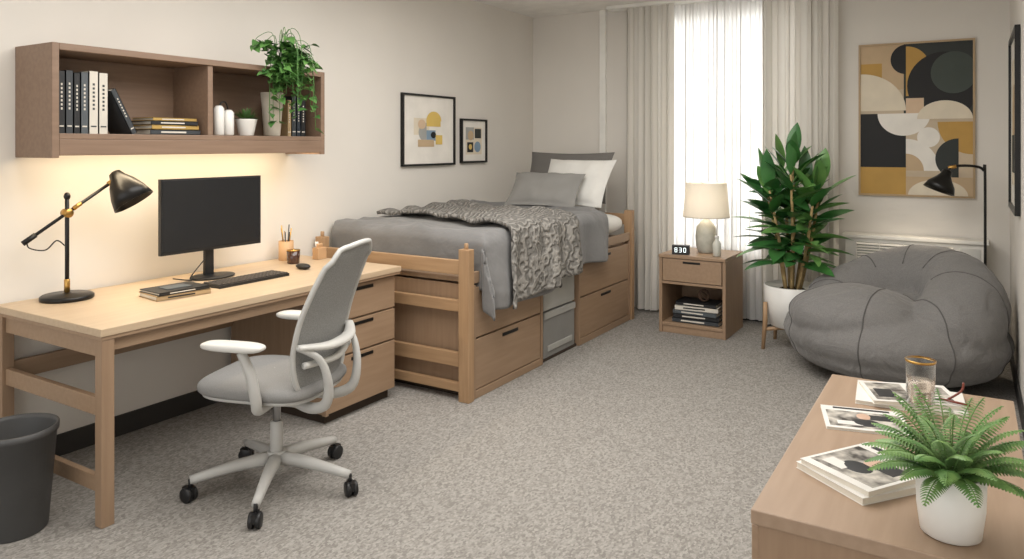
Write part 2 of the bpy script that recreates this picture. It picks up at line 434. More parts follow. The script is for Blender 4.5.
def lamp_desk():
    b=MB()
    b.lathe([(.0,0),(.105,0),(.108,.004),(.108,.016),(.1,.022),(.02,.026),(.014,.03)],(0,0,0),BLACK,40)
    b.cyl((0,0,.235),.009,.43,BLACK)
    b.cyl((0,0,.06),.012,.06,BRASS)
    b.ell((0,0,.46),(.014,.014,.018),BLACK)
    J=Vector((.0,.0,.385)); D=Vector((.18,.82,.60)).normalized()
    A=J-D*.19; Bp=J+D*.225
    b.cyl(tuple(J),.02,.045,BRASS,(0,pi/2,0))
    b.tube([A,Bp],.0075,BLACK,12)
    b.tube([A-D*.02,A+D*.04],.012,BLACK,12); b.tube([J+D*.03,J+D*.07],.010,BRASS,12)
    b.tube([Bp-D*.015,Bp+D*.03],.013,BRASS,12)
    ax=Vector((.45,.32,-.84)).normalized()
    r=Vector((0,0,-1)).rotation_difference(ax).to_euler()
    S=Bp+D*.035
    b.lathe([(.012,.035),(.026,.028),(.038,.0),(.058,-.03),(.08,-.08),(.094,-.135),(.091,-.135),(.077,-.08),(.05,-.03),(.01,-.01)],tuple(S),BLACK,36,r)
    b.ell(tuple(S+ax*.07),(.028,.028,.028),mat('warm_bulb',(255,225,170),.5,em=12,emc=(255,214,150)))
    b.tube([A,A+Vector((.02,.0,-.03)),A+Vector((.03,.06,-.045)),J+Vector((-.01,-.04,-.12)),(0,-.01,.24)],.003,BLACK,6,8)
    o=b.finish('desk_lamp',loc=(-3.45,1.80,.75))
    return Vector((-3.45,1.80,.75))+S+ax*.10, ax
LP,LAX=lamp_desk()
b=MB(); LW=mat('light_wood_cup',(196,158,118),.55)
b.lathe([(.042,0),(.044,.003),(.044,.115),(.04,.115),(.04,.01),(0,.01)],(0,0,0),LW,28)
for i in range(7):
    a=i*.9; dx,dy=.02*math.cos(a),.02*math.sin(a)
    b.tube([(dx*.4,dy*.4,.02),(dx*1.5,dy*1.5,.17+.02*(i%3))],.0035,[bk[0],BRASS,bk[1],WOODF][i%4],6)
b.finish('pencil_cup',loc=(-3.50,3.10,.75))
AMB=mat('dark_amber_candle',(70,42,28),.15,coat=.5)
b=MB(); b.lathe([(.032,0),(.035,.003),(.038,.075),(.035,.075),(.033,.06),(0,.06)],(0,0,0),AMB,28); b.lathe([(.039,.075),(.039,.081),(0,.083)],(0,0,0),BRASS,28)
b.finish('jar_candle',loc=(-3.36,3.03,.75))
b=MB(); b.box((0,0,.035),(.05,.07,.07),LW); b.box((.0,0,.08),(.02,.04,.025),LW,(0,.2,0)); b.box((-.012,-.01,.09),(.008,.025,.03),PORC,(0,-.2,0)); b.finish('desk_organizer_box',loc=(-3.36,3.235,.75),bevel=.003)

BIN=mat('bin_grey',(80,80,80),.5,c2=(74,74,74))
b=MB(); b.lathe([(0,0),(.105,0),(.11,.006),(.138,.36),(.145,.362),(.146,.385),(.138,.387),(.133,.37),(.105,.02),(0,.018)],(0,0,0),BIN,48)
b.finish('waste_bin',loc=(-3.05,1.40,0))

# ---------- office chair ----------
def chair():
    b=MB(); SEAT=mat('chair_seat_fabric',(142,141,139),.95,bump=.4,bs=400,c2=(132,131,129),ns=300)
    MESH=mat('chair_mesh',(152,152,150),.8,bump=.5,bs=500,c2=(130,130,128),ns=260)
    for k in range(5):
        a=2*pi*k/5+.0; d=Vector((math.cos(a),math.sin(a),0))
        b.tube([d*.03+Vector((0,0,.125)),d*.16+Vector((0,0,.115)),d*.335+Vector((0,0,.085))],[.03,.024,.017],GREYW,10,3)
        b.cyl(tuple(d*.335+Vector((0,0,.07))),.008,.04,BLKP)
        p=d*.34+Vector((0,0,.03)); t=a+.8*(k%3-1)
        ax=Vector((math.cos(t+pi/2),math.sin(t+pi/2),0))
        for sg in (-1,1): b.cyl(tuple(p+ax*.014*sg),.03,.018,BLKP,(pi/2,0,t),24)
        b.box(tuple(p+Vector((0,0,.012))),(.05,.022,.034),BLKP,(0,0,t))
    b.cyl((0,0,.12),.04,.07,GREYW); b.cyl((0,0,.21),.026,.14,GREYW); b.cyl((0,0,.33),.017,.16,mat('steel',(150,150,150),.3,metal=1))
    b.box((.02,0,.395),(.22,.15,.05),GREYW); 
    b.cushion((-.01,0,.46),(.53,.49,.085),SEAT,.5); b.cushion((-.01,0,.43),(.50,.45,.045),GREYW,.5)
    def prof(v):
        K=[(0,.225,.46),(.25,.215,.61),(.5,.25,.755),(.75,.31,.90),(1,.385,1.045)]
        for i in range(4):
            if v<=K[i+1][0]+1e-6:
                t=(v-K[i][0])/(K[i+1][0]-K[i][0]); return K[i][1]*(1-t)+K[i+1][1]*t,K[i][2]*(1-t)+K[i+1][2]*t
    def P(u,v):
        sx=0
        for o_ in (-.06,0,.06):
            sx+=prof(min(1,max(0,v+o_)))[0]/3
        z=prof(v)[1]; w=.155+.065*math.sin(pi*(v*.75+.2))
        w*= (1-max(0,v-.88)**2*12)*(1-max(0,.12-v)**2*12)
        return Vector((sx+.035*(1-u*u)-.02,u*w,z-.02*u*u*(1 if v>.9 else 0)))
    b.grid(lambda a,c: P(a*2-1,c),18,26,MESH)
    out=[P(-1,v/14) for v in range(15)]+[P(u/3,1) for u in (-2,-1,0,1,2)]+[P(1,1-v/14) for v in range(15)]+[P(-u/3,0) for u in (-2,-1,0,1,2)]
    b.tube(out,.011,GREYW,10,2,closed=True)
    for sg in (-1,1):
        b.tube([(.08,sg*.05,.40),(.2,sg*.09,.38),(.285,sg*.115,.41),(.305,sg*.13,.50),(.28,sg*.155,.60),P(sg*.97,.33)],[.02,.022,.022,.018,.014,.012],GREYW,10,5)
    b.tube([P(-1,.33)+Vector((.02,0,0)),P(-.5,.3)+Vector((.05,0,0)),P(0,.29)+Vector((.055,0,0)),P(.5,.3)+Vector((.05,0,0)),P(1,.33)+Vector((.02,0,0))],[.018,.026,.03,.026,.018],WHITEP,10,5,flat=.6)
    b.tube([P(-.9,.2)+Vector((.03,0,0)),P(0,.18)+Vector((.04,0,0)),P(.9,.2)+Vector((.03,0,0))],.014,WHITEP,8,5)
    for sg in (-1,1):
        b.tube([(.06,sg*.1,.41),(.06,sg*.23,.405),(.07,sg*.265,.46),(.05,sg*.272,.56),(.01,sg*.272,.64)],[.018,.02,.022,.02,.018],GREYW,10,5)
        b.cushion((-.025,sg*.272,.66),(.27,.085,.035),WHITEP,.6)
    b.finish('office_chair',loc=(-2.49,2.155,0),rotz=math.radians(18))
chair()

# ---------- bed ----------
def bed():
    b=MB(); x0,x1=-3.57,-2.375; yf,yh=3.40,5.80
    for x in (x0,x1-.07):
        b.bb(x,x+.07,yf,yf+.055,0,.855,WOODBZ); b.bb(x,x+.07,yh-.055,yh,0,.9,WOODBZ)
        b.cyl((x+.035,yf+.028,.87),.012,.035,WOODBZ)
    for z0,z1 in ((.71,.79),(.50,.565),(.19,.27),(.05,.10)):
        b.bb(x0+.07,x1-.07,yf+.012,yf+.043,z0,z1,WOODB)
    for z0,z1 in ((.78,.87),(.5,.58),(.1,.18)): b.bb(x0+.07,x1-.07,yh-.043,yh-.012,z0,z1,WOODB)
    b.bb(x1-.04,x1-.015,yf+.055,yh-.055,.655,.72,WOODF)
    b.bb(x0+.01,x0+.035,yf+.055,yh-.055,.655,.72,WOODF)
    b.bb(x0+.035,x1-.04,yf+.06,yh-.06,.66,.69,WOODF)
    def chest(y0,y1,rows,split):
        b.bb(x0+.12,x1-.05,y0,y1,.04,.645,WOODZ)
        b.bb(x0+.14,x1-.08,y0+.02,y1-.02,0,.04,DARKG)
        b.bb(x1-.05,x1-.012,y0,y0+.02,.0,.645,WOODZ); b.bb(x1-.05,x1-.012,y1-.02,y1,.0,.645,WOODZ)
        b.bb(x1-.05,x1-.012,y0+.02,y1-.02,.0,.045,WOODF)
        for (z0,z1) in rows:
            for k in range(split):
                a=y0+.022+(y1-y0-.044)*k/split; c=y0+.022+(y1-y0-.044)*(k+1)/split
                b.bb(x1-.05,x1-.018,a+.004,c-.004,z0,z1,WOODF)
                m=(a+c)/2; L=min(.15,(c-a)*.3)
                b.bb(x1-.02,x1-.014,m-L/2*1.2,m+L/2*1.2,z1-.045,z1-.025,BLACK)
    chest(3.47,4.27,((.05,.335),(.345,.63)),1)
    chest(4.80,5.74,((.05,.335),(.345,.63)),1)
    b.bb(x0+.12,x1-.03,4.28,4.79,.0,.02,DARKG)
    b.finish('bed_frame',origin=(-2.96,4.6,0),bevel=.004)
bed()
FAB=mat('storage_bin_fabric',(172,171,166),.9,bump=.3,bs=300)
b=MB(); 
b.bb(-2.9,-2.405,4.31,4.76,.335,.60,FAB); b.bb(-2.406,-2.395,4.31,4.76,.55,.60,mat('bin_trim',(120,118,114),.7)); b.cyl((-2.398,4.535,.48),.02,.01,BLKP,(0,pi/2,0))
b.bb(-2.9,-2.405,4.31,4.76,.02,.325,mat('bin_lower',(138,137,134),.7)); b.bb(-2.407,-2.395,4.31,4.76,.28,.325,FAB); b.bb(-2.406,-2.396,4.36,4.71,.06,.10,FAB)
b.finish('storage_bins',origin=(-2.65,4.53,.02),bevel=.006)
SHEET=mat('white_sheet',(230,228,222),.9)
b=MB(); b.cushion((-2.97,4.65,.80),(1.12,2.2,.22),SHEET,.15,rings=20,seg=80); b.finish('mattress',origin=(-2.97,4.65,.69))
def arc(d,R=.07):
    if d<=0: return 0,0
    if d<pi*R/2: return R*math.sin(d/R),R*(1-math.cos(d/R))
    return R,R+d-pi*R/2
def drape(px,py,xe,ye,top,seed,A=.03,fr=14):
    dx=px-xe; dy=ye-py
    hx,zx=arc(dx); hy,zy=arc(dy)
    x=min(px,xe)+hx; y=max(py,ye)-hy
    z=top-max(zx,zy)-.12*min(zx,zy)
    n1=noise.noise(Vector((px*2.2,py*2.2,seed))); n2=noise.noise(Vector((px*6,py*6,seed+4)))
    n3=1-abs(noise.noise(Vector((px*3+py*2,py*3.5-px,seed+8))))*2
    if zx<=.02 and zy<=.02: z+=.02*n1+.010*n2+.022*max(0,n3-.55)
    else:
        x+=min(zx,.35)*A/.35*(1+math.sin(fr*py+3*noise.noise(Vector((py*2,seed,0)))))*1.1 + .006*n2
        z+=.012*n1
    return (x,y,z)
DUV=mat('duvet_grey',(120,119,118),.95,c2=(112,111,110),ns=5,bump=.4,bs=8,sheen=.2,dist=.035)
def duvet():
    b=MB()
    Y0,Y1=3.60-.36,5.22
    def fn(u,v):
        py=Y0+(Y1-Y0)*v
        t=max(0,(py-3.6)/1.7)
        drop=.50-.13*t+.025*math.sin(py*5)
        X0,X1=-3.56,-2.42+drop
        px=X0+(X1-X0)*u
        x,y,z=drape(px,py,-2.42,3.60,.935,2)
        if v>.93: z+=.03*math.sin((v-.93)/.07*pi)*(1 if x<-2.45 else 0)
        if y<3.475: y=3.475
        return (x,y,z)
    b.grid(fn,90,130,DUV)
    b.finish('duvet',origin=(-2.97,4.4,.9),solid=.02)
duvet()
def throw_mat():
    m=bpy.data.materials.new('throw_leaf_pattern'); m.use_nodes=True; nt=m.node_tree; p=nt.nodes['Principled BSDF']; p.inputs['Roughness'].default_value=.95
    tc=nt.nodes.new('ShaderNodeTexCoord')
    w=nt.nodes.new('ShaderNodeTexWave'); w.inputs['Scale'].default_value=9; w.inputs['Distortion'].default_value=9; w.inputs['Detail'].default_value=1.5; w.inputs['Detail Scale'].default_value=1.8
    nt.links.new(tc.outputs['Object'],w.inputs['Vector'])
    r=nt.nodes.new('ShaderNodeValToRGB'); e=r.color_ramp.elements; e[0].position=.25; e[0].color=lin((116,113,108)); e[1].position=.85; e[1].color=lin((148,144,138))
    nt.links.new(w.outputs['Fac'],r.inputs[0]); nt.links.new(r.outputs[0],p.inputs['Base Color'])
    bp=nt.nodes.new('ShaderNodeBump'); bp.inputs['Strength'].default_value=.8; bp.inputs['Distance'].default_value=.016
    nt.links.new(w.outputs['Fac'],bp.inputs['Height']); nt.links.new(bp.outputs[0],p.inputs['Normal']); return m
b=MB()
def tf(u,v):
    py=3.74+.90*v+ .05*math.sin(u*5); 
    drop=.52-.08*v; px=-3.5+(-2.42+drop+3.5)*u
    py+= (1-u)*.16
    x,y,z=drape(px,py,-2.42,3.0,.967,2,A=.03)
    o=.012*math.sin(py*24+u*7)+.012
    if px>-2.42: x+=.025+o
    else: z+=o+.018*noise.noise(Vector((px*7,py*7,5)))
    return (x,y,z)
b.grid(tf,90,90,throw_mat()); b.finish('throw_blanket',origin=(-2.9,4.3,.95),solid=.022)
PD=mat('pillow_dark',(112,109,105),.95,bump=.3,bs=250); PG=mat('pillow_grey',(142,140,136),.95,bump=.3,bs=250); PW=mat('pillow_white',(228,226,220),.95,bump=.15,bs=20,dist=.01)
b=MB(); b.pillow((0,0,0),(.80,.46,.17),PD,(math.radians(66),0,0),seed=1); b.finish('bed_pillow',loc=(-2.93,5.66,1.17),weld=True)
b=MB(); b.pillow((0,0,0),(.66,.44,.17),PW,(math.radians(58),0,math.radians(-8)),seed=2); b.finish('bed_pillow',loc=(-2.76,5.47,1.135),weld=True)
b=MB(); b.pillow((0,0,0),(.62,.34,.15),PG,(math.radians(48),0,math.radians(4)),seed=3); b.finish('bed_pillow',loc=(-2.90,5.21,1.085),weld=True)

# ---------- pictures ----------
ART={k:mat('art_'+k,c,.7) for k,c in dict(cream=(228,216,194),beige=(204,186,160),char=(48,52,50),black=(30,30,31),gold=(190,150,78),tan=(198,172,138),peach=(216,188,158),green=(66,74,68),white=(238,233,224),blue=(132,156,176),yellow=(222,190,104),grey=(168,168,164),taupe=(150,128,104)).items()}
def shape(pts): return [(min(1,max(0,u)),min(1,max(0,v))) for u,v in pts]
def disc(cx,cy,r,a0=0,a1=360,asp=1,n=40):
    p=[(cx+r*math.cos(math.radians(a0+(a1-a0)*i/n)),cy+r*asp*math.sin(math.radians(a0+(a1-a0)*i/n))) for i in range(n+1)]
    if a1-a0<360: p.append((cx,cy))
    return p
def rect(a,b_,c,d): return [(a,b_),(c,b_),(c,d),(a,d)]
def framed(name,org,U,V,N,w,h,fw,fm,matw,shapes,bg):
    b=MB(); U,V,N,org=Vector(U),Vector(V),Vector(N),Vector(org); D=.028
    def bx(u0,u1,v0,v1,n0,n1,m):
        vs=[org+U*u+V*v+N*n for n in (n0,n1) for u,v in ((u0,v0),(u1,v0),(u1,v1),(u0,v1))]
        b.add(vs,[(0,3,2,1),(4,5,6,7),(0,1,5,4),(1,2,6,5),(2,3,7,6),(3,0,4,7)],m)
    bx(0,w,0,fw,0.002,D,fm); bx(0,w,h-fw,h,0.002,D,fm); bx(0,fw,fw,h-fw,0.002,D,fm); bx(w-fw,w,fw,h-fw,0.002,D,fm)
    bx(fw,w-fw,fw,h-fw,0.002,.014,ART['white'])
    a=fw+matw; iw,ih=w-2*a,h-2*a
    bx(a,a+iw,a,a+ih,.014,.0148,bg)
    z=.0155
    for pts,m in shapes:
        vs=[org+U*(a+iw*u)+V*(a+ih*v)+N*z for u,v in shape(pts)]
        b.add(vs,[tuple(range(len(vs)))],m); z+=.0004
    return b.finish(name,origin=tuple(org+U*w/2+V*h/2))
A=ART
framed('framed_picture',(XL,4.27,1.83),(0,1,0),(0,0,-1),(1,0,0),.66,.55,.016,BLACK,.075,
  [(rect(.1,.25,.5,.6),A['cream']),(disc(.62,.3,.2,180,360),A['yellow']),(rect(.42,.28,.8,.42),A['yellow']),(disc(.42,.55,.2,90,270),A['grey']),(rect(.42,.5,.66,.72),A['blue']),(rect(.2,.7,.62,.85),A['tan']),(disc(.3,.38,.1),A['peach']),(disc(.6,.6,.07),A['black']),(rect(.66,.6,.84,.8),A['yellow'])],A['white'])
framed('framed_picture',(XL,5.02,1.66),(0,1,0),(0,0,-1),(1,0,0),.38,.37,.016,BLACK,.055,
  [(rect(0,0,.5,.45),A['grey']),(disc(.3,.3,.18),A['tan']),(rect(.55,.05,.95,.4),A['char']),(rect(.08,.55,.45,.92),A['black']),(disc(.72,.72,.2),A['blue']),(disc(.27,.72,.1),A['yellow'])],A['cream'])
framed('abstract_painting',(-.725,YB,2.20),(1,0,0),(0,0,-1),(0,-1,0),.755,1.14,.014,mat('oak_frame',(176,150,114),.5),0,
 [(rect(0,0,.4,.3),A['tan']),(rect(0,.12,.2,.4),A['gold']),(rect(.40,0,1,.5),A['char']),
  (disc(.42,.18,.22,-90,90,asp=.75),A['gold']),(disc(.42,.1,.14,90,270,asp=.7),A['black']),
  (disc(.75,.28,.32,asp=.68),A['black']),(disc(.84,.2,.2,asp=.68),A['green']),
  (disc(.0,.44,.42,-90,0,asp=.6),A['cream']),(rect(.42,.36,.58,.5),A['peach']),
  (rect(0,.46,.42,.82),A['black']),(rect(.42,.52,1,.86),A['beige']),
  (disc(.4,.46,.24,0,180,asp=.62),A['white']),(disc(.76,.5,.24,180,360,asp=.5),A['cream']),
  (disc(1,.52,.3,90,180,asp=.7),A['gold']),(disc(.42,.84,.3,-90,0,asp=.7),A['white']),(disc(.42,.84,.16,-90,0,asp=.7),A['tan']),
  (disc(.88,.76,.2,90,270,asp=.66),A['char']),(disc(.62,.62,.1,asp=.66),A['white']),
  (rect(0,.82,.42,1),A['gold']),(rect(.42,.88,1,1),A['tan']),(disc(.7,1.0,.26,180,360,asp=.4),A['cream'])],A['beige'])
framed('framed_picture',(XR,5.72,2.10),(0,-1,0),(0,0,-1),(-1,0,0),.8,1.05,.03,BLACK,.12,
 [(disc(.5,.5,.3),A['tan']),(rect(.1,.6,.9,.9),A['char'])],A['cream'])

# ---------- AC ----------
b=MB(); ACM=mat('ac_white',(232,229,222),.5)
b.bb(-.80,.09,6.08,YB-.013,.28,.77,ACM)
b.bb(-.82,.11,6.06,YB-.013,.75,.775,ACM)
b.bb(-.72,-.10,6.075,6.085,.50,.72,mat('ac_dark',(130,126,118),.7))
for i in range(11): b.box((-.41,6.068,.51+i*.02),(.62,.022,.008),ACM,(.5,0,0))
for i in range(5): b.bb(-.725+.155*i,-.72+.155*i,6.058,6.08,.5,.72,ACM)
b.bb(-.06,.06,6.072,6.082,.6,.72,WHITEP); b.bb(-.78,.07,6.074,6.08,.30,.47,ACM)
b.bb(-.76,.05,6.1,YB-.013,.1,.28,ACM); b.bb(-.74,.03,6.12,YB-.013,0,.1,ACM)
b.finish('air_conditioner',origin=(-.355,6.15,0),bevel=.004)

# ---------- nightstand ----------
b=MB(); x0,x1,y0,y1=-2.05,-1.535,5.49,5.99
b.bb(x0,x1,y0,y1,.575,.60,WOODF)
b.bb(x0,x0+.025,y0+.01,y1,.0,.575,WOODZ); b.bb(x1-.025,x1,y0+.01,y1,.0,.575,WOODZ)
b.bb(x0+.025,x1-.025,y1-.02,y1,.0,.575,WOODF); b.bb(x0+.025,x1-.025,y0+.012,y1-.02,.375,.395,WOODF); b.bb(x0+.025,x1-.025,y0+.012,y1-.02,.055,.08,WOODF)
b.bb(x0+.025,x1-.025,y0+.02,y0+.035,.0,.055,WOODF)
b.bb(x0+.03,x1-.03,y0+.006,y0+.03,.40,.57,WOODF); b.bb(x0+.03,x1-.03,y0+.03,y1-.02,.40,.57,WOODF); b.bb(x0+.19,x1-.19,y0+.002,y0+.008,.54,.556,BLACK)
b.finish('nightstand',origin=(-1.79,5.74,0),bevel=.004)
b=MB(); stack(b,(0,0,0),[(.24,.36,.034,bk[1],0),(.23,.35,.032,bk[0],.05),(.24,.34,.03,bk[2],-.04),(.22,.33,.034,bk[3],.06),(.21,.31,.028,bk[0],0)])
o=b.finish('stacked_books',loc=(-1.78,5.66,.08),rotz=-pi/2)
WICK=mat('wicker_ball',(96,74,58),.8)
b=MB()
for i in range(9):
    R=Euler((random.random()*3,random.random()*3,random.random()*3)).to_matrix()
    b.tube([R@Vector((.045*math.cos(a*pi/10),.045*math.sin(a*pi/10),0)) for a in range(20)],.004,WICK,6,closed=True)
b.finish('decor_orb',loc=(-1.74,5.64,.288))
b=MB(); LB=mat('lamp_ceramic',(172,171,160),.5,c2=(190,189,178),ns=18)
b.lathe([(0,0),(.055,0),(.06,.006),(.076,.05),(.082,.13),(.074,.2),(.04,.245),(.018,.262),(.014,.29)],(0,0,0),LB,36)
b.cyl((0,0,.30),.008,.07,BRASS)
SH=cloth_trans('lamp_shade_linen',(230,222,208),.18)
b.lathe([(.178,.28),(.155,.545)],(0,0,0),SH,40,cap=False)
b.lathe([(.178,.278),(.180,.278),(.180,.286),(.178,.286)],(0,0,0),mat('shade_trim',(214,204,186),.8),40,cap=False)
for a in (0,2.09,4.19): b.tube([(0,0,.53),(.155*math.cos(a),.155*math.sin(a),.535)],.002,BRASS,6)
b.tube([(0,0,.33),(0,0,.53)],.003,BRASS,6)
b.finish('table_lamp',loc=(-1.76,5.76,.60))
b=MB(); b.box((0,0,.035),(.13,.05,.07),BLKP); CL=mat('clock_digits',(225,235,235),.4,em=2)
segs={'8':'abcdefg','3':'abcdg','0':'abcdef'}
def digit(x,ch):
    w,h=.016,.032; z=.036
    S={'a':(0,h/2,1),'g':(0,0,1),'d':(0,-h/2,1),'f':(-w/2,h/4,0),'b':(w/2,h/4,0),'e':(-w/2,-h/4,0),'c':(w/2,-h/4,0)}
    for k in segs[ch]:
        a,c,hz=S[k]; b.box((x+a,-.026,z+c),(w if hz else .003,.001,.003 if hz else h/2),CL)
for i,ch in enumerate('830'): digit(-.035+i*.033,ch)
b.finish('alarm_clock',loc=(-1.895,5.56,.60),rotz=math.radians(12),bevel=0)
b=MB(); b.lathe([(.026,0),(.03,.004),(.032,.09),(.024,.11),(.014,.12),(.014,.14)],(0,0,0),mat('pale_bottle',(205,205,195),.25),24); b.cyl((0,0,.145),.016,.02,WHITEP); b.finish('small_bottle',loc=(-1.63,5.60,.60))

# ---------- rubber plant ----------
RUB=mat('rubber_leaf',(70,124,62),.35,c2=(46,98,50),ns=6)
RUB2=mat('rubber_leaf_light',(116,160,88),.38,c2=(88,138,70),ns=6)
CANE=mat('plant_cane',(190,164,116),.7,c2=(158,132,88),ns=25)
b=MB()
b.lathe([(0,.15),(.13,.15),(.15,.16),(.19,.30),(.195,.44),(.185,.445),(.18,.42),(0,.41)],(0,0,0),PORC,44)
b.lathe([(0,.415),(.178,.415)],(0,0,0),SOIL,30)
for k in range(4):
    a=k*pi/2+.75; d=Vector((math.cos(a),math.sin(a),0))
    b.tube([d*.23+Vector((0,0,.0)),d*.212+Vector((0,0,.2)),d*.212+Vector((0,0,.33))],[.012,.017,.014],WOODBZ,10)
b.tube([(.21*math.cos(.75),.21*math.sin(.75),.14),(-.21*math.cos(.75),-.21*math.sin(.75),.14)],.013,WOODB,8)
b.tube([(-.21*math.sin(.75),.21*math.cos(.75),.14),(.21*math.sin(.75),-.21*math.cos(.75),.14)],.013,WOODB,8)
for k in range(8):
    a=k*2*pi/7+.3; r0=.05 if k else 0; 
    base=Vector((r0*math.cos(a),r0*math.sin(a),.41)); top=Vector((.19*math.cos(a),.13*math.sin(a),random.uniform(1.02,1.28)))
    if k==0: top=Vector((0,0,1.34))
    b.tube([base,(base+top)/2+Vector((.01,0,0)),top],[.013,.012,.007],CANE,8,4)
    n=17
    for i in range(n):
        t=.26+.74*i/(n-1); p=base.lerp(top,t)
        az=a+i*2.4; el=.08+.85*t**2+random.uniform(-.15,.15)
        if i==n-1: el=1.4
        d=Vector((math.cos(az)*math.cos(el),math.sin(az)*math.cos(el),math.sin(el)))
        if i<n-1 and d.y>0: d.y*=.7
        b.leaf(p,d,random.uniform(.28,.35),random.uniform(.09,.118),RUB if random.random()<.6 else RUB2,droop=.25*(1-t)+.08,fold=.25,n=8,side=random.uniform(-.5,.5),pw=.85)
b.finish('potted_rubber_plant',loc=(-1.08,5.57,0))

# ---------- bean bag ----------
def bean_mat():
    m=bpy.data.materials.new('bean_bag_fabric'); m.use_nodes=True; nt=m.node_tree; p=nt.nodes['Principled BSDF']; p.inputs['Roughness'].default_value=.95; p.inputs['Sheen Weight'].default_value=.15
    tc=nt.nodes.new('ShaderNodeTexCoord')
    n1=nt.nodes.new('ShaderNodeTexNoise'); n1.inputs['Scale'].default_value=220; nt.links.new(tc.outputs['Object'],n1.inputs[0])
    r=nt.nodes.new('ShaderNodeValToRGB'); e=r.color_ramp.elements; e[0].position=.35; e[0].color=lin((124,122,120)); e[1].position=.65; e[1].color=lin((110,108,106))
    nt.links.new(n1.outputs['Fac'],r.inputs[0]); nt.links.new(r.outputs[0],p.inputs['Base Color'])
    n2=nt.nodes.new('ShaderNodeTexNoise'); n2.inputs['Scale'].default_value=5; n2.inputs['Detail'].default_value=3; n2.inputs['Distortion'].default_value=1.2
    nt.links.new(tc.outputs['Object'],n2.inputs[0])
    b1=nt.nodes.new('ShaderNodeBump'); b1.inputs['Strength'].default_value=.5; b1.inputs['Distance'].default_value=.05; nt.links.new(n2.outputs['Fac'],b1.inputs['Height'])
    b2=nt.nodes.new('ShaderNodeBump'); b2.inputs['Strength'].default_value=.3; b2.inputs['Distance'].default_value=.003; nt.links.new(n1.outputs['Fac'],b2.inputs['Height']); nt.links.new(b1.outputs[0],b2.inputs['Normal'])
    nt.links.new(b2.outputs[0],p.inputs['Normal']); return m
BEAN=bean_mat()
b=MB()
b.ell((0,0,.24),(.645,.62,.245),BEAN); b.ell((0,0,.14),(.60,.58,.16),BEAN)
fa=math.atan2(.80,.60)
for k in range(21):
    q=(k-10)/10
    a=fa+q*1.55; hh=math.cos(q*1.45)
    rr=.37+.03*abs(q); b.ell((rr*math.cos(a),rr*math.sin(a),.33+.17*hh),(.235,.235,.21+.06*hh),BEAN,24,12)
fd=Vector((-math.cos(fa),-math.sin(fa),0))
b.ell(tuple(fd*.25+Vector((-.03,0,.37))),(.40,.34,.185),BEAN)
o=b.finish('bean_bag_chair',loc=(-.42,5.24,0.0))
md=o.modifiers.new('rm','REMESH'); md.mode='VOXEL'; md.voxel_size=.014; md.use_smooth_shade=True
md=o.modifiers.new('sm','SMOOTH'); md.factor=.5; md.iterations=8
tx=bpy.data.textures.new('wr','CLOUDS'); tx.noise_scale=.2
md=o.modifiers.new('dp','DISPLACE'); md.texture=tx; md.strength=.022; md.mid_level=.5
bpy.context.view_layer.update()
dg=bpy.context.evaluated_depsgraph_get(); ev=o.evaluated_get(dg); me=bpy.data.meshes.new_from_object(ev)
o.modifiers.clear(); o.data=me
zm=min(v.co.z for v in me.vertices)
for v in me.vertices: v.co.z-=zm
for p in me.polygons: p.use_smooth=True
from mathutils.bvhtree import BVHTree
bvh=BVHTree.FromPolygons([v.co for v in me.vertices],[p.vertices for p in me.polygons])
sb=MB(); SEAM=mat('bean_bag_seam',(88,86,84),.9)
for a in [fa+s for s in (-1.9,-1.15,-.4,.4,1.15,1.9,2.7,-2.7)]:
    pts=[]
    for i in range(34):
        e=-.12+(pi/2*.80+.12)*i/33
        d=Vector((math.cos(a)*math.cos(e),math.sin(a)*math.cos(e),math.sin(e)))
        h=bvh.ray_cast(Vector((0,0,.15))+d*2,-d)
        if h[0] is not None and h[0].z>.04:
            if pts and (h[0]-pts[-1]).length>.09: break
            pts.append(h[0])
    if len(pts)>4: sb.tube(pts,.004,SEAM,6,2)
so=sb.finish('seams'); so.parent=o

# ---------- floor lamp ----------
b=MB(); b.lathe([(0,0),(.09,0),(.092,.01),(.08,.018),(.012,.022)],(0,0,0),BLACK,36)
b.tube([(0,0,.02),(0,0,1.2),(-.01,-.01,1.27),(-.05,-.03,1.295),(-.14,-.05,1.30),(-.2,-.06,1.285),(-.225,-.065,1.25)],.009,BLACK,10,6)
b.cyl((-.19,-.058,1.29),.012,.05,BRASS,(0,pi/2-.2,0))
ax=Vector((-.35,-.15,-.9)).normalized(); r=Vector((0,0,-1)).rotation_difference(ax).to_euler(); S=Vector((-.225,-.065,1.245))
b.lathe([(.012,.03),(.03,.02),(.035,-.01),(.05,-.035),(.085,-.08),(.1,-.125),(.096,-.125),(.08,-.08),(.045,-.035),(.01,-.015)],tuple(S),BLACK,36,r)
b.ell(tuple(S+ax*.075),(.03,.03,.03),MATS['warm_bulb'])
b.finish('floor_lamp',loc=(.085,5.95,0))
FP=Vector((.085,5.95,0))+S+ax*.12; FAX=ax

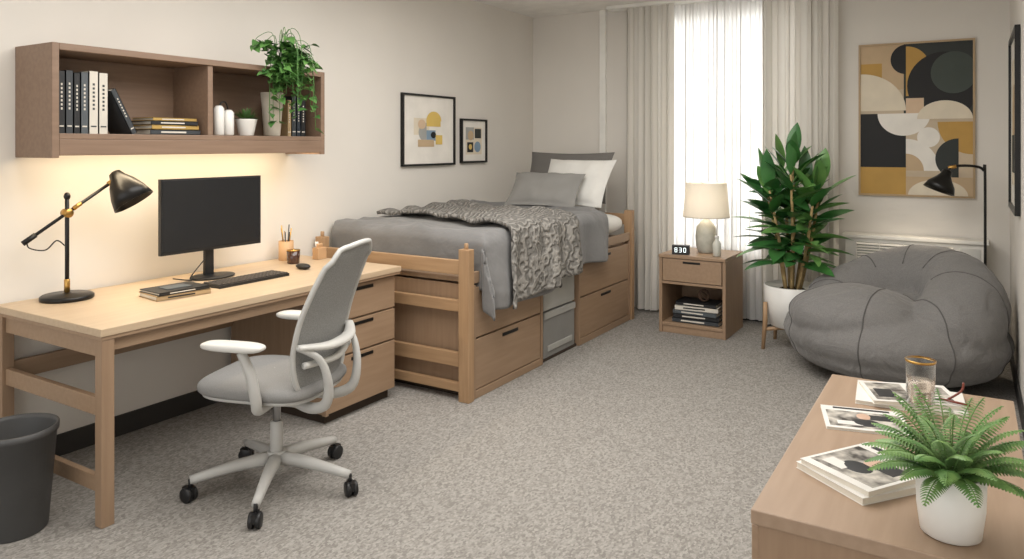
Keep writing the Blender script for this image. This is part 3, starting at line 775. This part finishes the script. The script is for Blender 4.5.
# ---------- dresser ----------
b=MB(); x0,x1,y0,y1=-.355,.10,1.44,2.42
WD=wood('dresser_top_laminate',(162,138,116),(154,130,108),'y',rough=.42)
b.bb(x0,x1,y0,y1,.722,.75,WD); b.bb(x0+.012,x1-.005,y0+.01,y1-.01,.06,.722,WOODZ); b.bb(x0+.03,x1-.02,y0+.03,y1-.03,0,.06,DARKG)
for k in range(2):
    for z0,z1 in ((.07,.28),(.29,.50),(.51,.715)):
        a=y0+.015+k*.475; b.bb(x0-.002,x0+.014,a,a+.468,z0,z1,WOODF); b.bb(x0-.005,x0,a+.15,a+.32,z1-.04,z1-.02,BLACK)
b.finish('dresser',origin=(-.13,1.93,0),bevel=.003)
COVP=mat('magazine_photo',(58,56,54),.3,c2=(206,200,190),ns=28,detail=3)
COVW=mat('magazine_white',(230,227,221),.35)
SKIN=mat('magazine_portrait',(200,168,146),.4)
def magazine(name,items,loc,rz):
    b=MB(); z=0
    for (w,d,t,r,ox,oy,kind) in items:
        c=math.cos(r); s_=math.sin(r)
        def bx(x,y,zz,sx,sy,sz,m,q=0): b.box((ox+c*x-s_*y,oy+s_*x+c*y,zz),(sx,sy,sz),m,(0,0,r+q))
        bx(0,0,z+t/2,w-.003,d-.003,t-.002,PAGE); bx(0,0,z+t-.0006,w,d,.0012,COVW); bx(0,0,z+.0006,w,d,.0012,COVW)
        zt=z+t+.0003
        if kind=='photo':
            bx(0,-.01,zt,w*.9,d*.7,.0006,COVP); bx(0,d*.42,zt,w*.7,d*.07,.0006,bk[0])
            bx(-w*.2,-d*.25,zt+.0004,w*.3,d*.16,.0006,COVW); bx(w*.22,d*.08,zt+.0004,w*.3,d*.22,.0006,bk[0])
            b.ell((ox,oy+.015,zt),(.018,.024,.0014),SKIN,20,6); b.ell((ox,oy-.03,zt),(.035,.028,.0012),bk[0],20,6)
        elif kind=='open':
            bx(-w*.24,0,zt,w*.42,d*.85,.0006,COVP); bx(w*.25,d*.12,zt,w*.38,d*.5,.0006,COVP); bx(w*.25,-d*.25,zt,w*.36,d*.1,.0006,bk[0]); bx(-w*.3,-d*.1,zt+.0004,w*.2,d*.4,.0006,bk[0])
        elif kind=='white':
            bx(0,d*.4,zt,w*.6,d*.06,.0006,bk[1])
        z+=t
    b.finish(name,loc=loc,rotz=rz)
magazine('magazine_stack',[(.18,.215,.014,.0,0,0,'white'),(.17,.205,.012,.08,.0,.0,'photo')],(-.18,1.705,.75),math.radians(-38))
magazine('open_magazine',[(.19,.16,.006,0,0,0,'photo')],(-.225,2.045,.75),math.radians(14))
magazine('magazine_pile',[(.26,.19,.01,.0,0,0,'white'),(.22,.17,.01,.25,.0,.0,'open')],(-.14,2.28,.75),math.radians(5))
GL=glass_mat()
b=MB()
b.lathe([(0,0),(.030,0),(.033,.004),(.035,.115)],(0,0,0),GL,32,cap=False)
b.lathe([(0,.006),(.0305,.006),(.0325,.06),(0,.06)],(0,0,0),mat('rose_water',(236,222,210),.05,trans=.85),28)
b.lathe([(.0348,.108),(.036,.108),(.0362,.114),(.0350,.114)],(0,0,0),BRASS,32,cap=False)
b.finish('drinking_glass',loc=(-.11,2.20,.7705))
b=MB(); RG=mat('red_brown_resin',(120,52,36),.3)
b.tube([(0,0,0.006),(.03,.01,.03),(.035,.02,.05)],.003,RG,8,4); b.tube([(-.02,0,.005),(.05,-.02,.005)],.003,RG,8); b.finish('reading_glasses',loc=(-.05,2.25,.7705))
FERN=mat('fern_green',(122,156,88),.5,c2=(88,130,68),ns=30)
b=MB(); b.lathe([(0,0),(.042,0),(.048,.004),(.054,.05),(.056,.112),(.052,.114),(.05,.1),(0,.098)],(0,0,0),PORC,44); b.lathe([(0,.1),(.05,.1)],(0,0,0),SOIL,24)
for i in range(52):
    a=i*2.399; ring=i/52; el=1.45-ring*1.0; L=random.uniform(.125,.15)+.04*(1-ring)
    d=Vector((math.cos(a)*math.cos(el),math.sin(a)*math.cos(el),math.sin(el))); p=Vector((.014*math.cos(a),.014*math.sin(a),.098))
    ou=Vector((math.cos(a),math.sin(a),0))
    dz=.22+.3*ring
    pts=[p+d*L*t/10+(Vector((0,0,-1))*dz+ou*.22*(1-ring))*L*(t/10)**2.4 for t in range(11)]
    b.tube(pts,.0012,FERN,5)
    n=20
    for j in range(1,n+1):
        t=.12+.88*j/n; k=min(9,int(t*10)); q=pts[k].lerp(pts[k+1],t*10-k)
        T=(pts[k+1]-pts[k]).normalized(); sd=T.cross(Vector((0,0,1))).normalized()
        w=.021*math.sin(pi*min(1,(t*.9+.08)))**.7
        for sg in (-1,1): b.leaf(q,(sd*sg+T*.35),w,.0072,FERN,.35,n=3)
b.finish('potted_fern',loc=(-.03,1.535,.75))

b=MB(); b.lathe([(.2,0),(.2,-.03),(.19,-.05),(.17,-.06),(0,-.065)],(0,0,0),mat('fill_disc_glow',(255,248,236),.5,em=3),40); b.finish('added_ceiling_disc',loc=(-1.6,1.6,H))  # added glowing disc, out of view, to go with the ceiling fill

# ---------- lights ----------
def area(name,loc,rot,sx,sy,e,c):
    l=bpy.data.lights.new(name,'AREA'); l.shape='RECTANGLE'; l.size=sx; l.size_y=sy; l.energy=e; l.color=c
    o=bpy.data.objects.new(name,l); sc.collection.objects.link(o); o.location=loc; o.rotation_euler=rot; return o
area('window_daylight',(-1.72,6.75,1.6),(-pi/2,0,0),1.8,2.4,46,(1,.995,.985))
area('ceiling_fill_light',(-1.6,2.7,H-.09),(0,0,0),2.0,3.0,98,(1,.975,.94))  # broad soft fill under the ceiling, out of view, added to brighten the room
area('under_shelf_light',(-3.38,2.43,1.45),(0,0,0),.04,1.4,6.5,(1,.82,.57))
def spot(name,loc,ax,e,c,ang=120):
    l=bpy.data.lights.new(name,'SPOT'); l.energy=e; l.color=c; l.spot_size=math.radians(ang); l.spot_blend=.6; l.shadow_soft_size=.03
    o=bpy.data.objects.new(name,l); sc.collection.objects.link(o); o.location=loc; o.rotation_euler=Vector((0,0,-1)).rotation_difference(ax).to_euler()
spot('desk_lamp_light',LP,LAX,7,(1,.84,.62))
spot('floor_lamp_light',FP,FAX,7,(1,.87,.7))
l=bpy.data.lights.new('table_lamp_light','POINT'); l.energy=2.5; l.color=(1,.9,.76); l.shadow_soft_size=.04
o=bpy.data.objects.new('table_lamp_light',l); sc.collection.objects.link(o); o.location=(-1.76,5.76,1.0)
w=bpy.data.worlds.new('world'); sc.world=w; w.use_nodes=True; w.node_tree.nodes['Background'].inputs[0].default_value=(1,.99,.975,1); w.node_tree.nodes['Background'].inputs[1].default_value=1.85
sc.view_settings.view_transform='Standard'; sc.view_settings.look='None'

cd=bpy.data.cameras.new('camera'); cam=bpy.data.objects.new('camera',cd); sc.collection.objects.link(cam)
cam.location=(0,0,1.44); cam.rotation_euler=(pi/2,0,math.radians(31.6)); cd.sensor_width=36; cd.lens=26.19; cd.shift_y=-.1313; cd.clip_start=.02
sc.camera=cam
